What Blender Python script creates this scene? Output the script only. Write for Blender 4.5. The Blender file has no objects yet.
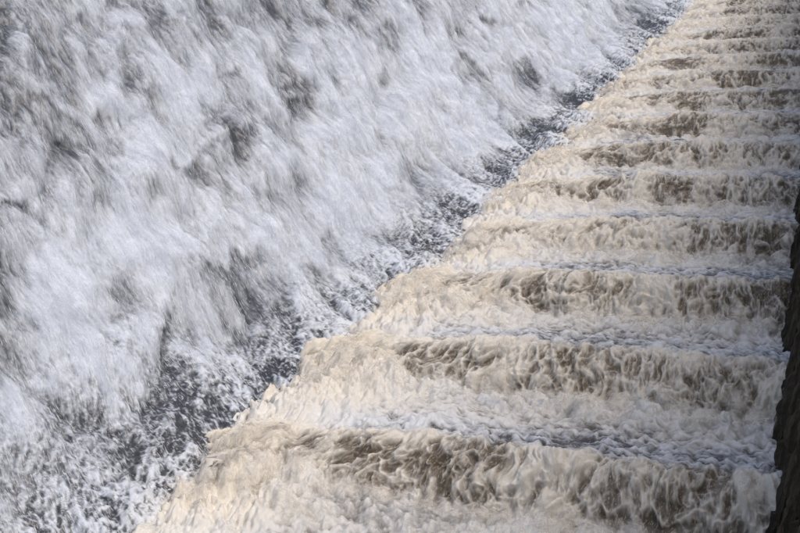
import bpy, math, random
import numpy as np

# ------------------------------------------------------------------ camera, light, exposure
scene = bpy.context.scene
COL = scene.collection
YAW = math.radians(23.5)      # camera turned left of the stair axis (+Y)
PITCH = math.radians(7.2)     # and down
cam_d = bpy.data.cameras.new('camera')
cam_d.lens = 45.0
cam_d.sensor_width = 36.0
cam_d.clip_end = 1000
cam = bpy.data.objects.new('camera', cam_d)
COL.objects.link(cam)
cam.location = (0, 0, 0)
cam.rotation_euler = (math.radians(90) - PITCH, 0, YAW)
scene.camera = cam
scene.cycles.transparent_max_bounces = 40

SUN_EL, SUN_AZ = math.radians(55), math.radians(112)   # azimuth from +Y towards +X
w = bpy.data.worlds.new('World')
scene.world = w
w.use_nodes = True
nt = w.node_tree
bg = nt.nodes['Background']
sky = nt.nodes.new('ShaderNodeTexSky')
sky.sky_type = 'NISHITA'
sky.sun_disc = False
sky.sun_elevation = SUN_EL
sky.sun_rotation = SUN_AZ
sky.air_density = 1.0
sky.dust_density = 6.0
sky.ozone_density = 1.0
hs = nt.nodes.new('ShaderNodeHueSaturation')           # overcast: the sky's blue is mostly greyed out
hs.inputs['Saturation'].default_value = 1.0
nt.links.new(sky.outputs[0], hs.inputs['Color'])
nt.links.new(hs.outputs[0], bg.inputs[0])
bg.inputs[1].default_value = 0.15
sun_d = bpy.data.lights.new('sun', 'SUN')
sun_d.energy = 0.8
sun_d.angle = math.radians(40)
sun_d.color = (1.0, 0.985, 0.965)
sun = bpy.data.objects.new('sun', sun_d)
COL.objects.link(sun)
sun.rotation_euler = (math.radians(90) - SUN_EL, 0, math.pi - SUN_AZ)
scene.view_settings.view_transform = 'Standard'
scene.view_settings.look = 'None'
scene.view_settings.exposure = -0.02
scene.view_settings.gamma = 1.0

# ------------------------------------------------------------------ numpy noise
def _hash(ix, iy, seed):
    h = (ix.astype(np.uint32) * np.uint32(374761393) + iy.astype(np.uint32) * np.uint32(668265263)
         + np.uint32((seed * 2246822519 + 3266489917) & 0xffffffff))
    h = (h ^ (h >> np.uint32(13))) * np.uint32(1274126177)
    h ^= h >> np.uint32(16)
    return h
_ang = np.linspace(0, 2 * np.pi, 256, endpoint=False)
_GX, _GY = np.cos(_ang).astype(np.float32), np.sin(_ang).astype(np.float32)

def perlin(x, y, seed=0):
    """gradient noise, about -1 .. 1"""
    x = np.asarray(x, np.float32); y = np.asarray(y, np.float32)
    x, y = np.broadcast_arrays(x, y)
    xf, yf = np.floor(x), np.floor(y)
    ix, iy = xf.astype(np.int32), yf.astype(np.int32)
    fx, fy = x - xf, y - yf
    u = fx * fx * fx * (fx * (fx * 6 - 15) + 10)
    v = fy * fy * fy * (fy * (fy * 6 - 15) + 10)
    def g(dx, dy):
        h = _hash(ix + dx, iy + dy, seed) & np.uint32(255)
        return _GX[h] * (fx - dx) + _GY[h] * (fy - dy)
    a = g(0, 0); b = g(1, 0); c = g(0, 1); d = g(1, 1)
    a += (b - a) * u
    c += (d - c) * u
    return (a + (c - a) * v) * 1.5

def fbm(x, y, octv=3, gain=0.5, lac=2.03, seed=0):
    s = 0; a = 1.0; n = 0.0
    for i in range(octv):
        s = s + a * perlin(x, y, seed + i * 17)
        n += a; a *= gain; x = x * lac + 3.7; y = y * lac + 9.1
    return s / n

def billow(x, y, octv=3, gain=0.5, seed=0):
    """rounded lumps with sharp creases between them, 0 .. 1"""
    s = 0; a = 1.0; n = 0.0
    for i in range(octv):
        s = s + a * np.sqrt(perlin(x, y, seed + i * 13) ** 2 + 0.004)
        n += a; a *= gain; x = x * 2.07 + 5.3; y = y * 2.07 + 1.9
    return s / n * 1.6

def ridge(x, y, seed=0, sharp=4.0):
    """thin lines on the zero crossings of a noise, 0 .. 1"""
    return np.exp(-sharp * np.abs(perlin(x, y, seed)))

def sstep(e0, e1, x):
    t = np.clip((x - e0) / (e1 - e0), 0, 1)
    return t * t * (3 - 2 * t)

# ------------------------------------------------------------------ mesh helpers
def link_mesh(name, verts, faces_flat, nside, mats, attrs=None, parent=None, smooth=True):
    me = bpy.data.meshes.new(name)
    nv = len(verts)
    nf = len(faces_flat) // nside
    me.vertices.add(nv)
    me.vertices.foreach_set('co', np.ascontiguousarray(verts, np.float32).ravel())
    me.loops.add(len(faces_flat))
    me.loops.foreach_set('vertex_index', np.ascontiguousarray(faces_flat, np.int32))
    me.polygons.add(nf)
    me.polygons.foreach_set('loop_start', np.arange(0, nf * nside, nside, dtype=np.int32))
    me.polygons.foreach_set('loop_total', np.full(nf, nside, np.int32))
    me.polygons.foreach_set('use_smooth', np.full(nf, smooth, bool))
    me.update(calc_edges=True)
    for k, v in (attrs or {}).items():
        v = np.ascontiguousarray(v, np.float32)
        if v.ndim == 1:
            at = me.attributes.new(k, 'FLOAT', 'POINT'); at.data.foreach_set('value', v)
        else:
            at = me.attributes.new(k, 'FLOAT_VECTOR', 'POINT'); at.data.foreach_set('vector', v.ravel())
    me.materials.append(mats)
    o = bpy.data.objects.new(name, me)
    COL.objects.link(o)
    if parent: o.parent = parent
    return o

def grid_obj(name, P, mat, attrs=None, parent=None, flip=False):
    ny, nx = P.shape[:2]
    idx = np.arange(ny * nx, dtype=np.int32).reshape(ny, nx)
    q = np.stack([idx[:-1, :-1], idx[:-1, 1:], idx[1:, 1:], idx[1:, :-1]], -1).reshape(-1, 4)
    if flip: q = q[:, ::-1]
    at = {k: (v.reshape(-1, 3) if v.ndim == 3 else v.ravel()) for k, v in (attrs or {}).items()}
    return link_mesh(name, P.reshape(-1, 3), q.ravel(), 4, mat, at, parent)

def tag(o, label=None, cat=None, group=None, kind=None):
    if label: o['label'] = label
    if cat: o['category'] = cat
    if group: o['group'] = group
    if kind: o['kind'] = kind
    return o

# ------------------------------------------------------------------ materials
class NT:
    def __init__(self, name):
        self.m = bpy.data.materials.new(name); self.m.use_nodes = True
        self.t = self.m.node_tree
        self.b = self.t.nodes['Principled BSDF']
        self.out = self.t.nodes['Material Output']
    def n(self, typ, **kw):
        nd = self.t.nodes.new(typ)
        for k, v in kw.items(): setattr(nd, k, v)
        return nd
    def l(self, a, b): self.t.links.new(a, b)
    def attr(self, name, vec=False):
        a = self.n('ShaderNodeAttribute', attribute_name=name)
        return a.outputs['Vector'] if vec else a.outputs['Fac']
    def put(self, sock, v):
        if hasattr(v, 'is_linked') or hasattr(v, 'links'): self.l(v, sock)
        else: sock.default_value = v
    def math(self, op, a, b=0.0, c=None, clamp=False):
        m = self.n('ShaderNodeMath', operation=op); m.use_clamp = clamp
        self.put(m.inputs[0], a); self.put(m.inputs[1], b)
        if c is not None: self.put(m.inputs[2], c)
        return m.outputs[0]
    def noise(self, vec, scale, detail=3.0, rough=0.55, dist=0.0):
        mp = self.n('ShaderNodeVectorMath', operation='MULTIPLY')
        self.l(vec, mp.inputs[0]); mp.inputs[1].default_value = scale
        nz = self.n('ShaderNodeTexNoise')
        self.l(mp.outputs[0], nz.inputs['Vector'])
        nz.inputs['Scale'].default_value = 1.0
        nz.inputs['Detail'].default_value = detail
        nz.inputs['Roughness'].default_value = rough
        nz.inputs['Distortion'].default_value = dist
        return nz.outputs['Fac']
    def mix(self, f, a, b):
        m = self.n('ShaderNodeMix', data_type='RGBA')
        self.put(m.inputs[0], f); self.put(m.inputs[6], a); self.put(m.inputs[7], b)
        return m.outputs[2]
    def ramp(self, f, lo, hi):
        m = self.n('ShaderNodeMapRange', interpolation_type='SMOOTHSTEP')
        self.put(m.inputs[0], f); m.inputs[1].default_value = lo; m.inputs[2].default_value = hi
        return m.outputs[0]

def water_material(name, s1, s2, a1, a2, bump):
    """foam over dark or silty water; 'foam' and 'silt' are amounts carried by the mesh, 'flow' its flow coordinates in metres"""
    k = NT(name)
    flow = k.attr('flow', True); foam = k.attr('foam'); silt = k.attr('silt')
    n1 = k.noise(flow, s1, 3.0, 0.6, 0.05)
    n2 = k.noise(flow, s2, 3.0, 0.6, 0.05)
    t = k.math('MULTIPLY_ADD', k.math('SUBTRACT', n1, 0.5), a1, foam)
    t = k.math('MULTIPLY_ADD', k.math('SUBTRACT', n2, 0.5), a2, t)
    fac = k.ramp(t, 0.08, 0.92)
    deep = k.mix(silt, (0.050, 0.056, 0.068, 1), (0.160, 0.130, 0.094, 1))
    white = k.mix(silt, (0.655, 0.71, 0.79, 1), (0.735, 0.69, 0.605, 1))
    k.l(k.mix(fac, deep, white), k.b.inputs['Base Color'])
    k.l(k.math('MULTIPLY_ADD', fac, 0.55, 0.14), k.b.inputs['Roughness'])
    k.b.inputs['IOR'].default_value = 1.33
    h = k.math('MULTIPLY_ADD', n2, 0.45, n1)
    bp = k.n('ShaderNodeBump')
    bp.inputs['Strength'].default_value = 0.8
    bp.inputs['Distance'].default_value = bump
    k.l(h, bp.inputs['Height'])
    k.l(bp.outputs[0], k.b.inputs['Normal'])
    return k.m

M_FACE = water_material('spillway_foam', (15, 3.6, 1), (52, 11, 1), 0.42, 0.55, 0.010)
M_STEP = water_material('cascade_foam', (12, 8, 1), (42, 26, 1), 0.34, 0.28, 0.008)

# ------------------------------------------------------------------ site dimensions (metres, camera at origin)
TREAD, RISE = 3.0, 0.80
TAN = RISE / TREAD
LIP0_Y = 12.75                      # y of the reference lip
KDROP = 7.44                        # lip plane below the camera at y = 0
X_EDGE = -6.85                      # where the steps end and the spillway apron begins
X_WALL = -0.65                      # foot of the right hand wall at lip level
BATTER = 0.2
def lip_plane(y): return -KDROP + TAN * y

# ------------------------------------------------------------------ dam face: ogee toe swept along the channel
_d = np.linspace(-2, 40, 4201)
_g = 0.10 + 1.20 * sstep(0.5, 4.6, _d)
_f = np.concatenate([[0], np.cumsum((_g[1:] + _g[:-1]) / 2 * np.diff(_d))])
_f -= np.interp(0, _d, _f)
_a = np.concatenate([[0], np.cumsum(np.hypot(np.diff(_d), np.diff(_f)))])
_a -= np.interp(0, _d, _a)

def edge_shift(y):
    """how far the steps spread over the apron: more towards the foot of the stair"""
    return 0.10 + 0.85 * np.exp(-(y - 9.0) / 11.0)

def face_surface(y, d):
    """(ny,nx) arrays -> position, attributes"""
    g = np.interp(d, _d, _g); f = np.interp(d, _d, _f); a = np.interp(d, _d, _a)
    base = np.stack([X_EDGE - d, y, lip_plane(y) - 0.38 + f], -1)
    nl = np.sqrt(1 + g * g)
    nrm = np.stack([g / nl, -TAN / nl * 0.6, 1 / nl], -1)
    nrm /= np.linalg.norm(nrm, axis=-1, keepdims=True)
    # flow coordinates: v across the fall, a along it (water is dragged downstream near the toe)
    toe = sstep(3.6, 0.6, d - edge_shift(y))
    v = y + 0.38 * (3.5 - np.minimum(d, 3.5)) - 0.02 * a
    wv = v + 0.16 * fbm(v * 0.7, a * 0.35, 2, seed=5)
    wa = a + 0.35 * fbm(v * 0.8, a * 0.45, 2, seed=8)
    low = fbm(wv * 0.55, wa * 0.28, 2, seed=11)
    wa2 = wa + 0.55 * low
    big = billow(wv * 0.62, wa2 * 0.36, 2, 0.45, seed=21)
    mid = billow(wv * 1.9 + 0.8 * low, wa2 * 0.95, 2, 0.5, seed=31)
    sm = billow(wv * 5.2, wa2 * 1.9, 2, 0.55, seed=41)
    chop = billow(wv * 4.2 + 0.6 * mid, wa2 * 3.4, 2, 0.55, seed=47)
    vs = v + 0.05 * low
    st = fbm(vs * 13, wa * 2.0, 3, 0.65, seed=51)
    fall = 1 - toe
    # breaking fronts: steep on the downstream side, trailing off upstream
    fr = 0; lee = 0
    for (fs, fa, amp, sd) in ((0.80, 0.50, 1.0, 81), (1.7, 1.0, 0.35, 85)):
        ux = wv * fs + 0.10 * mid; ua = wa2 * fa + 0.16 * mid
        w0 = perlin(ux, ua, sd)
        m = np.clip((perlin(ux, ua + 0.12, sd) - w0) * 6, 0, 1) * amp
        fr = fr + m * sstep(-0.07, 0.12, w0) * np.exp(-3.0 * np.clip(w0, 0, None))
        lee = lee + m * np.exp(-((w0 + 0.13) / 0.12) ** 2)
    h = 0.34 * (big - 0.45) + 0.115 * (mid - 0.45) * (0.6 + 0.4 * fall) + 0.035 * (sm - 0.45) * fall
    h = h + 0.09 * (chop - 0.45) * toe + 0.016 * st + 0.06 * fr * (0.3 + 0.7 * fall)
    # foam cover; lowered up the face to imitate lens darkening in the upper left corner
    cover = 0.67 - 0.20 * sstep(3.5, 7.0, d) + 0.35 * low + 0.42 * (big - 0.5) + 0.34 * (mid - 0.5) + 0.26 * (sm - 0.5) * fall + 0.20 * st + 0.26 * fr - 0.20 * lee
    band = sstep(2.6 + 1.3 * sstep(15, 10, y), 0.8, d - 1.15 * edge_shift(y) + 0.7 * fbm(y * 0.35, d * 0.5, 3, seed=61))      # thin choppy water on the apron
    anet = 0.75 * ridge(wv * 6.2 + 0.8 * mid, wa2 * 4.2 + 0.6 * sm, 63, 5.5) + 0.75 * ridge(wv * 12.5 + 0.6 * sm, wa2 * 8.0 + 0.4 * mid, 65, 4.5) + 0.3 * ridge(wv * 13, wa2 * 9.0, 67, 4.0)
    cover = cover - band * (0.42 - 0.40 * (chop - 0.4) - 0.62 * (anet - 0.42))
    warp1 = 2.2 * fbm(y * 1.6, a * 1.1, 3, seed=66); warp2 = 2.2 * fbm(y * 1.5, a * 1.2, 3, seed=68)
    for (py, pd, ry, rd, amt) in PATCHES:
        cover = cover + 0.75 * amt * np.exp(-((y + 0.35 * ry * warp1 - py) / ry) ** 2 - ((d + 0.5 * rd * warp2 - pd) / rd) ** 2)
    silt = np.clip(0.0 + 0.24 * fbm(y * 0.5, d * 0.4, 2, seed=71), 0, 0.4)
    fringe = np.exp(-((d - edge_shift(y) - 0.1) / 0.55) ** 2)
    cover = cover + fringe * (0.10 + 0.45 * (anet - 0.4))
    silt = silt + 0.45 * np.exp(-((d - edge_shift(y)) / 0.45) ** 2)
    P = base + nrm * h[..., None]
    return P, dict(foam=cover, silt=silt, flow=np.stack([vs, wa, 0.3 * h], -1)), nrm

PATCHES = [   # thin (dark) and thick (white) places: along channel, up face, radii, amount
    (15.35, 4.59, 0.44, 0.31, -0.50),
    (18.16, 4.73, 0.54, 0.30, -0.40),
    (15.20, 3.01, 0.84, 0.52, -0.60),
    (15.35, 2.38, 0.56, 0.33, -0.30),
    (10.54, 2.91, 0.55, 0.36, -0.15),
    (10.84, 1.96, 0.57, 0.52, -0.12),
    (14.15, 6.57, 1.11, 0.68, -0.12),  # mild lens darkening of the upper left corner, put into the foam
    (33.75, 2.96, 1.62, 0.45, -0.55),
    (16.24, 6.94, 1.08, 0.33, -0.12),
    (18.69, 6.30, 0.80, 0.35, -0.20),
    (12.10, 5.17, 0.61, 0.54, -0.18),
    (21.03, 4.87, 0.95, 0.34, -0.25),
    (26.20, 5.16, 1.07, 0.33, -0.25),
    (33.83, 1.22, 1.92, 0.48, -0.40),
    (49.88, 2.22, 1.92, 0.68, -0.40),
    (13.07, 3.65, 0.32, 0.21, -0.20),
    (10.99, 3.99, 0.37, 0.25, -0.25),
    (17.83, 5.60, 0.75, 0.25, 0.30),
    (13.60, 4.35, 0.91, 0.28, 0.35),
    (13.77, 2.50, 0.73, 0.52, 0.40),
    (10.36, 3.34, 0.45, 0.21, 0.40),
    (38.79, 2.84, 3.49, 1.23, 0.30),
    (20.34, 2.98, 1.32, 0.54, 0.35),
    (20.98, 4.06, 1.50, 0.39, 0.25),
    (14.94, 5.80, 0.58, 0.23, 0.30),
    (26.85, 2.67, 1.57, 0.69, 0.30),
    (11.89, 4.04, 0.66, 0.35, 0.25),
    (28.15, 4.42, 2.46, 0.41, 0.20),
]

def build_face():
    # fine mesh where the channel is near, wider spaced with distance
    y = np.exp(np.linspace(math.log(6.3), math.log(72), 1250))
    d = np.concatenate([np.linspace(-0.6, 9.0, 500)])
    Y, D = np.meshgrid(y, d, indexing='ij')
    P, at, _ = face_surface(Y, D)
    o = grid_obj('spillway_water', P, M_FACE, at, flip=True)
    return tag(o, kind='structure')

# ------------------------------------------------------------------ stepped cascade
PROF = np.array([(0, 0), (.18, -.015), (.40, -.10), (.60, -.27), (.76, -.48), (.90, -.66), (1.02, -.735), (1.18, -.735),
                 (1.5, -.735), (1.95, -.76), (2.5, -.79), (2.82, -.797), (3.0, -.80)])
def _catmull(pts, n):
    ext = np.vstack([pts[-2] - pts[-1] + pts[0], pts, pts[1] - pts[0] + pts[-1]])
    out = []
    for i in range(1, len(ext) - 2):
        p0, p1, p2, p3 = ext[i - 1:i + 3]
        t = np.linspace(0, 1, n, endpoint=False)[:, None]
        out.append(0.5 * (2 * p1 + (p2 - p0) * t + (2 * p0 - 5 * p1 + 4 * p2 - p3) * t ** 2 + (3 * p1 - p0 - 3 * p2 + p3) * t ** 3))
    out.append(pts[-1:])
    return np.vstack(out)
_pc = _catmull(PROF, 24)
_pa = np.concatenate([[0], np.cumsum(np.hypot(np.diff(_pc[:, 0]), np.diff(_pc[:, 1])))])
PLEN = _pa[-1]

def step_surface(n, x, s):
    """n: step number (lip n at LIP0_Y + n*TREAD); s: arc length down from lip n, 0..PLEN"""
    w_ = np.interp(s, _pa, _pc[:, 0]); z_ = np.interp(s, _pa, _pc[:, 1])
    e = 0.01
    w2 = np.interp(s + e, _pa, _pc[:, 0]); w1 = np.interp(s - e, _pa, _pc[:, 0])
    z2 = np.interp(s + e, _pa, _pc[:, 1]); z1 = np.interp(s - e, _pa, _pc[:, 1])
    tw, tz = w2 - w1, z2 - z1
    ln = np.hypot(tw, tz); tw, tz = tw / ln, tz / ln
    q = s - n * PLEN                                       # continuous arc length down the whole stair
    # masks along the profile
    fallm = sstep(0.06, 0.34, s) * sstep(1.42, 1.02, s)     # falling curtain
    boil = sstep(1.02, 1.34, s) * sstep(2.7, 1.5, s)        # boiling foam where it lands
    run = np.clip(1 - fallm - boil, 0, 1)                   # sheet running to the next lip
    edge = X_EDGE - edge_shift(LIP0_Y + n * TREAD - w_) + 0.40 * perlin(q * 0.45, q * 0 + 0.5, 105) + 0.30 * perlin(q * 1.3, q * 0 + 3.5, 106) + 0.12 * perlin(q * 4.0, q * 0 + 1.5, 107)
    rim2 = 0.45 * sstep(1.5, 0.3, x - edge)
    fallm = fallm * (1 - rim2); run = run * (1 - rim2); boil = 1 - fallm - run
    left = sstep(X_EDGE + 2.6, X_EDGE - 0.2, x)
    # lips wander and swing downstream at the free left edge; blended between lips
    tt = sstep(0.9, PLEN - 0.35, s)
    def lipoff(k):
        return 0.30 * fbm(x * 0.7, k * 7.31 + 0 * x, 4, 0.6, seed=101)
    off = lipoff(n) * (1 - tt) + lipoff(n - 1) * tt
    curl = sstep(1.0, -0.9, x - edge)
    y = LIP0_Y + n * TREAD - w_ + off - 0.25 * curl
    z = lip_plane(LIP0_Y + n * TREAD) + z_
    # flow coordinates
    lean = 0.55 * sstep(X_EDGE + 3.8, X_EDGE, x)
    v = x + lean * 1.1 * sstep(0.0, 1.1, s) * sstep(PLEN, 1.2, s)
    v = v + 0.10 * fbm(x * 1.3, q * 1.1, 2, seed=111)
    qq = q + 0.16 * fbm(x * 1.5, q * 0.9, 2, seed=113)
    low = fbm(v * 0.5, qq * 0.5, 2, seed=121)
    big = billow(v * 1.1, qq * 0.75, 2, 0.5, seed=131)
    mid = billow(v * 3.0, qq * 1.9, 2, 0.55, seed=141)
    sm = billow(v * 8.0, qq * 5.0, 2, 0.6, seed=151)
    wx = 0.10 * fbm(v * 4, qq * 3, 2, seed=161); wq = 0.14 * fbm(v * 4, qq * 3, 2, seed=163)
    net = 0.66 * ridge((v + wx) * 4.0, (qq + wq) * 2.1, 171, 5.0) + 0.62 * ridge((v + wx) * 8.4, (qq + wq) * 4.0, 173, 4.8) + 0.22 * ridge((v + wx) * 18, (qq + wq) * 6.0, 175, 4.0)
    net = np.clip(net, 0, 1.2)
    strk = fbm(v * 16, qq * 4.5, 3, 0.65, seed=181)
    rip = fbm(x * 3.2 + 0.5 * low + 0.8 * mid, q * 8.5 + 0.8 * low + 1.3 * mid, 3, 0.6, seed=191)      # cross ripples on the running sheet
    h = fallm * (0.17 * (big - 0.4) + 0.11 * (mid - 0.4) + 0.07 * net + 0.03 * (sm - 0.4))
    h = h + boil * (0.20 * (big - 0.3) + 0.13 * (mid - 0.4) + 0.075 * (sm - 0.4))
    h = h + run * (0.09 * (big - 0.4) + 0.06 * (mid - 0.4) + 0.03 * (sm - 0.4) + 0.024 * rip) + 0.012 * strk
    vary = 0.60 * fbm(x * 0.5, n * 3.71 + 0 * x, 2, seed=197)            # some steps run thicker than others
    rim = sstep(1.3, 0.2, x - edge)
    h = h + rim * (0.07 * (mid - 0.4) + 0.035 * (sm - 0.4) + 0.02 * net)
    cover = fallm * (0.38 + 0.80 * (net - 0.38) + 0.55 * (big - 0.5) + 0.35 * (mid - 0.5) + 0.45 * low + 0.06 * left + 0.42 * strk + vary + 0.26 * sstep(0.62, 0.15, s))
    cover = cover + boil * (0.86 + 0.5 * (mid - 0.5) + 0.45 * (sm - 0.5) + 0.4 * low + 0.2 * strk + 0.5 * vary)
    dark = sstep(2.3, PLEN - 0.25, s) + sstep(0.30, 0.0, s)
    cover = cover + run * (0.66 + 0.75 * rip + 0.3 * low + 0.35 * (mid - 0.5) + 0.3 * (sm - 0.5) + 0.25 * left - 0.10 * dark * (1 - left))
    silt = fallm * 0.90 + boil * 0.60 + run * (0.66 - 0.38 * dark) + 0.15 * low + 0.15 * left * (1 - fallm) + 0.15 * sstep(1.6, 0.0, x - edge)
    # left edge spills down on to the apron
    ramp = sstep(2.6, 0.35, x - edge)
    z = z + (lip_plane(y) - 0.16 + 0.16 * np.clip(X_EDGE - x, 0, 3) - z) * ramp * 0.96
    z = z - 0.55 * sstep(0.5, -1.3, x - edge) - 0.6 * sstep(-0.4, -1.2, x - edge)
    cover = cover + 0.35 * rim * (mid - 0.45) + 0.3 * rim * strk
    flat = 1 - 0.9 * ramp
    P = np.stack([x + 0 * s - 0.1 * curl * fallm, y + tz * h * flat, z + (tw * flat + 1 - flat) * h], -1)
    return P, dict(foam=cover, silt=np.clip(silt, 0, 1), flow=np.stack([v, qq, h], -1))

def build_steps():
    root = bpy.data.objects.new('cascade_water', None)
    COL.objects.link(root)
    root.location = (X_EDGE, LIP0_Y, lip_plane(LIP0_Y))
    tag(root, kind='structure')
    inv = np.array(root.location, np.float32)
    for n in range(-2, 18):
        yl = LIP0_Y + n * TREAD
        dist = max(yl - 1.0, 6.0)
        dx = 0.00105 * dist
        x0, x1 = X_EDGE - 2.6, X_WALL + 1.3
        nx = int(min(max((x1 - x0) / dx, 130), 760))
        # arc-length samples: dense on the curtain, sparser on the foreshortened tread
        px = 1000 * 1.28 / dist
        n1 = int(np.clip(1.05 * px * 1.1, 22, 120)); n2 = int(np.clip(2.6 * px * 0.42, 20, 110))
        s = np.concatenate([np.linspace(0, 1.35, n1, endpoint=False), np.linspace(1.35, PLEN, n2)])
        X, S = np.meshgrid(np.linspace(x0, x1, nx), s, indexing='xy')
        P, at = step_surface(n, X, S)
        o = grid_obj('step_water', P - inv, M_STEP, at, parent=root)
    return root

build_face()
build_steps()

# ------------------------------------------------------------------ flying spray
def veil_material(name, sc1, sc2, tint):
    k = NT(name)
    flow = k.attr('flow', True); dens = k.attr('dens')
    n1 = k.noise(flow, sc1, 3.0, 0.6, 0.3)
    n2 = k.noise(flow, sc2, 3.0, 0.65, 0.2)
    t = k.math('MULTIPLY_ADD', k.math('SUBTRACT', n1, 0.5), 1.3, dens)
    t = k.math('MULTIPLY_ADD', k.math('SUBTRACT', n2, 0.5), 1.1, t)
    al = k.math('MULTIPLY', k.ramp(t, 0.15, 1.1), 0.75)
    k.b.inputs['Base Color'].default_value = tint
    k.b.inputs['Roughness'].default_value = 0.9
    k.b.inputs['Specular IOR Level'].default_value = 0.1
    k.l(al, k.b.inputs['Alpha'])
    return k.m
M_VEIL = veil_material('spray_veil', (4, 1.3, 1), (40, 8, 1), (0.655, 0.705, 0.785, 1))

def build_veils():
    VV, FF, DD, FL = [], [], [], []
    nv = 0
    for i, (off, base) in enumerate(((0.05, 0.48), (0.12, 0.40), (0.22, 0.30))):
        y = np.exp(np.linspace(math.log(6.3), math.log(72), 420))
        d = np.linspace(0.0, 9.0, 200)
        Y, D = np.meshgrid(y, d, indexing='ij')
        P, at, nrm = face_surface(Y, D)
        a = np.interp(D, _d, _a)
        lump = billow(Y * 0.8, a * 0.5, 2, seed=201 + i * 7)
        P = P + nrm * (off * (0.5 + lump))[..., None]
        dens = base + 0.10 * sstep(3.5, 7.0, D) + 0.5 * (at['foam'] - 0.72) + 0.35 * (lump - 0.5) - 0.62 * sstep(2.2, 0.6, D - edge_shift(Y))
        fl = at['flow'].copy(); fl[..., 2] = 10 * i
        ny, nx = Y.shape
        idx = np.arange(ny * nx, dtype=np.int32).reshape(ny, nx) + nv
        FF.append(np.stack([idx[1:, :-1], idx[1:, 1:], idx[:-1, 1:], idx[:-1, :-1]], -1).ravel())
        VV.append(P.reshape(-1, 3)); DD.append(dens.ravel()); FL.append(fl.reshape(-1, 3)); nv += ny * nx
    o = link_mesh('spray_mist', np.vstack(VV), np.concatenate(FF), 4, M_VEIL, dict(dens=np.concatenate(DD), flow=np.vstack(FL)))
    tag(o, 'fine white spray hanging over the falling water', 'spray', kind='stuff')
build_veils()

M_VEIL_S = veil_material('silty_spray_veil', (7, 4, 1), (34, 19, 1), (0.78, 0.74, 0.67, 1))

def build_step_veils():
    VV, FF, DD, FL = [], [], [], []
    nv = 0
    for n in range(-2, 17):
        dist = max(LIP0_Y + n * TREAD - 1.0, 6.0)
        nx = int(np.clip(7.5 / (0.0032 * dist), 60, 260)); ns = int(np.clip(700 / dist, 16, 75))
        for i, (off, base) in enumerate(((0.035, 0.02), (0.085, -0.10))):
            X, S = np.meshgrid(np.linspace(X_EDGE - 1.9, X_WALL + 0.8, nx), np.linspace(0, PLEN, ns), indexing='xy')
            P, at = step_surface(n, X, S)
            du = np.gradient(P, axis=1); dv = np.gradient(P, axis=0)
            N = np.cross(dv, du); N /= np.linalg.norm(N, axis=-1, keepdims=True) + 1e-9
            boil = sstep(0.75, 1.25, S) * sstep(3.0, 1.5, S); fall = sstep(0.1, 0.4, S) * sstep(1.3, 0.9, S)
            v, q = at['flow'][..., 0], at['flow'][..., 1]
            lump = billow(v * 1.6, q * 1.1, 2, seed=231 + i * 7)
            P = P + N * (off * (0.35 + lump) * (0.35 + boil + 0.5 * fall))[..., None]
            rimv = np.exp(-((X - X_EDGE + edge_shift(P[..., 1])) / 0.5) ** 2)
            dens = base + 0.32 * boil + 0.02 * fall + 0.26 * rimv + 0.9 * (lump - 0.45) + 0.3 * (at['foam'] - 0.6) - 0.35 * (1 - np.clip(boil + fall, 0, 1))
            fl = at['flow'].copy(); fl[..., 2] = 10 * i + 5
            idx = np.arange(ns * nx, dtype=np.int32).reshape(ns, nx) + nv
            FF.append(np.stack([idx[:-1, :-1], idx[:-1, 1:], idx[1:, 1:], idx[1:, :-1]], -1).ravel())
            VV.append(P.reshape(-1, 3)); DD.append(dens.ravel()); FL.append(fl.reshape(-1, 3)); nv += ns * nx
    o = link_mesh('cascade_mist', np.vstack(VV), np.concatenate(FF), 4, M_VEIL_S, dict(dens=np.concatenate(DD), flow=np.vstack(FL)))
    tag(o, 'cream spray boiling up along the foot of each step', 'spray', kind='stuff')
build_step_veils()

def simple_mat(name, col, rough):
    k = NT(name); k.b.inputs['Base Color'].default_value = col; k.b.inputs['Roughness'].default_value = rough
    return k.m
M_DROP = simple_mat('droplets', (0.80, 0.81, 0.83, 1), 0.5)
M_DROP_B = simple_mat('silty_droplets', (0.74, 0.67, 0.56, 1), 0.5)

def flecks(name, base, along, nrm, length, width, mat, rng):
    """thin four-sided slivers of flying water"""
    n = len(base)
    side = np.cross(along, nrm); side /= np.linalg.norm(side, axis=1, keepdims=True) + 1e-9
    th = rng.uniform(-0.8, 0.8, n)[:, None]
    side = side * np.cos(th) + nrm * np.sin(th)
    L = length[:, None]; W = width[:, None]
    v = np.stack([base - along * L * 0.5, base - side * W * 0.5 + along * L * 0.08,
                  base + along * L * 0.5, base + side * W * 0.5 + along * L * 0.08], 1).reshape(-1, 3)
    return link_mesh(name, v, np.arange(4 * n, dtype=np.int32), 4, mat, smooth=False)

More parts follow.
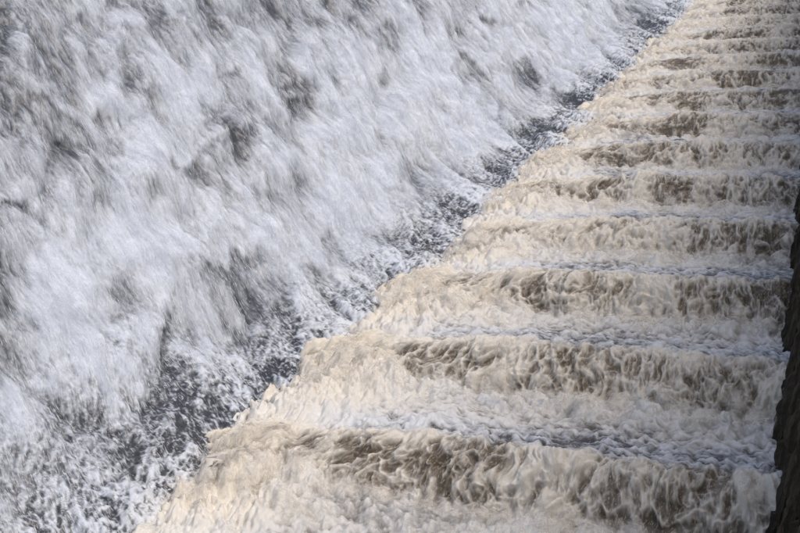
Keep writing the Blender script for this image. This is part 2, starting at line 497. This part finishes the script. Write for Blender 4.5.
def build_flecks():
    rng = np.random.default_rng(4)
    N = 110000
    y = np.exp(rng.uniform(math.log(6.6), math.log(60), N)); d = rng.uniform(-0.3, 8.0, N) * rng.uniform(0.2, 1, N)
    P, at, nrm = face_surface(y[None], d[None])
    P2, _, _ = face_surface(y[None] - 0.03, d[None] - 0.08)
    P, nrm = P[0], nrm[0]
    al = P2[0] - P
    al /= np.linalg.norm(al, axis=1, keepdims=True)
    al += rng.normal(0, 0.035, al.shape); al /= np.linalg.norm(al, axis=1, keepdims=True)
    keep = rng.uniform(0, 1, N) < np.clip(at['foam'][0] * 1.1 + 0.2, 0.05, 1) * (0.35 + 0.65 * sstep(1.2, 3.0, d))
    P, nrm, al, y = P[keep], nrm[keep], al[keep], y[keep]
    n = len(P)
    up = np.abs(rng.normal(0, 0.05, n)) + 0.005
    sc = 0.5 + 0.5 * np.sqrt(y / 12)
    o = flecks('spray_droplets', P + nrm * up[:, None], al, nrm, rng.uniform(0.03, 0.16, n) * sc, rng.uniform(0.002, 0.006, n) * sc, M_DROP, rng)
    tag(o, 'loose white droplets thrown off the falling water', 'spray', kind='stuff')
build_flecks()

def build_step_flecks():
    rng = np.random.default_rng(7)
    PP, AA, NN, LL, WW = [], [], [], [], []
    for n in range(-2, 15):
        dist = max(LIP0_Y + n * TREAD - 1.0, 7.0)
        N = int(7000 * min(1, 18 / dist))
        x = rng.uniform(X_EDGE - 0.6, X_WALL + 0.4, N)
        x = np.where(rng.uniform(0, 1, N) < 0.30, X_EDGE - 0.1 - edge_shift(dist) + rng.normal(0.0, 0.4, N), x)
        s_ = np.clip(rng.normal(0.9, 0.55, N), 0.02, PLEN - 0.05)
        P, at = step_surface(n, x[None], s_[None])
        P2, _ = step_surface(n, x[None] - 0.01, s_[None] + 0.03)
        P = P[0]; al = P2[0] - P; al /= np.linalg.norm(al, axis=1, keepdims=True) + 1e-9
        al += rng.normal(0, 0.22, al.shape); al /= np.linalg.norm(al, axis=1, keepdims=True)
        nr = np.cross(al, np.array([1.0, 0, 0])); nr *= np.sign(nr[:, 2:3] + 1e-9); nr /= np.linalg.norm(nr, axis=1, keepdims=True) + 1e-9
        sc = 0.6 + 0.4 * math.sqrt(dist / 12)
        PP.append(P + nr * (np.abs(rng.normal(0, 0.05, N)) * rng.uniform(0.3, 1.6, N) + 0.004)[:, None]); AA.append(al); NN.append(nr)
        LL.append(rng.uniform(0.012, 0.07, N) * sc); WW.append(rng.uniform(0.002, 0.0055, N) * sc)
    o = flecks('cascade_droplets', np.vstack(PP), np.vstack(AA), np.vstack(NN), np.concatenate(LL), np.concatenate(WW), M_DROP_B, rng)
    tag(o, 'cream droplets leaping from the stepped cascade', 'spray', kind='stuff')
build_step_flecks()

# ------------------------------------------------------------------ right hand wall of rough dark stone
def stone_material():
    k = NT('wet_stone')
    tc = k.n('ShaderNodeTexCoord').outputs['Object']
    n1 = k.noise(tc, (5, 5, 2.0), 5.0, 0.6, 0.5)
    n2 = k.noise(tc, (22, 22, 7), 4.0, 0.65)
    c = k.mix(k.ramp(n1, 0.35, 0.7), (0.022, 0.017, 0.011, 1), (0.068, 0.053, 0.034, 1))
    c = k.mix(k.ramp(n2, 0.5, 0.75), c, (0.022, 0.026, 0.012, 1))
    k.l(c, k.b.inputs['Base Color'])
    k.b.inputs['Roughness'].default_value = 0.85
    k.b.inputs['Specular IOR Level'].default_value = 0.2
    bp = k.n('ShaderNodeBump'); bp.inputs['Strength'].default_value = 1.0; bp.inputs['Distance'].default_value = 0.05
    k.l(k.math('MULTIPLY_ADD', n2, 0.5, n1), bp.inputs['Height'])
    k.l(bp.outputs[0], k.b.inputs['Normal'])
    return k.m
M_STONE = stone_material()

def build_wall():
    rng = np.random.default_rng(9)
    root = bpy.data.objects.new('retaining_wall', None); COL.objects.link(root)  # a stone retaining wall, not an earth bank
    root.location = (X_WALL + 0.36, 6.0, lip_plane(6.0))
    root.rotation_euler.z = 0.020
    tag(root, 'dark mossy rough stone wall along the edge of the stepped cascade', 'wall')
    # six rough hewn block shapes, unit sized, front towards -X
    shapes = []
    for i in range(6):
        n = 7
        g = np.linspace(-0.5, 0.5, n)
        A, B = np.meshgrid(g, g, indexing='ij')                 # along, up
        rim = np.maximum(np.abs(A), np.abs(B)) * 2
        out = 0.16 * (1 - sstep(0.62, 1.0, rim)) * (1 + 0.9 * fbm(A * 3 + i * 9, B * 3, 3, seed=300 + i)) + 0.05 * fbm(A * 8, B * 5 + i, 2, seed=320 + i)
        V = np.stack([-out, A * 0.985, B * 0.975], -1).reshape(-1, 3)
        idx = np.arange(n * n).reshape(n, n)
        q = np.stack([idx[:-1, :-1], idx[:-1, 1:], idx[1:, 1:], idx[1:, :-1]], -1).reshape(-1, 4)[:, ::-1]
        rimv = list(idx[:, 0]) + list(idx[-1, 1:]) + list(idx[-2::-1, -1]) + list(idx[0, -2:0:-1])
        back = V[rimv].copy(); back[:, 0] = 0.25
        V2 = np.vstack([V, back]); m = len(rimv)
        f = [tuple(r) for r in q] + [(rimv[j], rimv[(j + 1) % m], n * n + (j + 1) % m, n * n + j) for j in range(m)]
        me = bpy.data.meshes.new('stone')
        me.from_pydata([tuple(p) for p in V2], [], f); me.materials.append(M_STONE)
        shapes.append(me)
    lean = math.atan(BATTER); slope = math.atan(TAN)
    # courses run level; the wall follows the stair
    hgt = 0.52
    # a stone core behind the blocks
    yy = np.array([2.0, 75.0])
    pts = []
    for yv in yy:
        for hh in (-2.5, 7.2):
            for xx in (0.22, 2.2):
                pts.append((X_WALL + BATTER * hh + xx, yv, lip_plane(yv) + hh))
    V = np.array(pts) - np.array((X_WALL, 6.0, lip_plane(6.0)))
    f = np.array([0, 2, 6, 4, 1, 5, 7, 3, 2, 3, 7, 6, 0, 4, 5, 1, 0, 1, 3, 2, 4, 6, 7, 5])
    link_mesh('core', V, f, 4, M_STONE, parent=root, smooth=False)
    slots = []
    for c in range(-4, 17):
        h0 = -1.0 + c * hgt                      # height above the lip plane, courses parallel to the stair
        yv = 3.0 + rng.uniform(0, 0.6)
        while yv < 30.0:
            ln = rng.uniform(0.6, 1.25)
            slots.append((yv, ln, h0)); yv += ln
    slots = [sl for sl in slots if sl[2] < 2.6]
    slots = slots[:]
    slots.sort(key=lambda a: a[0])
    for (yv, ln, h0) in slots[:300]:
        o = bpy.data.objects.new('stone', shapes[rng.integers(6)])
        COL.objects.link(o); o.parent = root
        yc = yv + ln / 2; hc = h0 + hgt / 2
        o.location = (BATTER * hc, yc - 6.0, lip_plane(yc) - lip_plane(6.0) + hc)
        o.rotation_euler = (slope, lean + rng.normal(0, 0.008), 0)
        o.scale = (rng.uniform(0.35, 0.6), ln * 1.03, hgt)
build_wall()
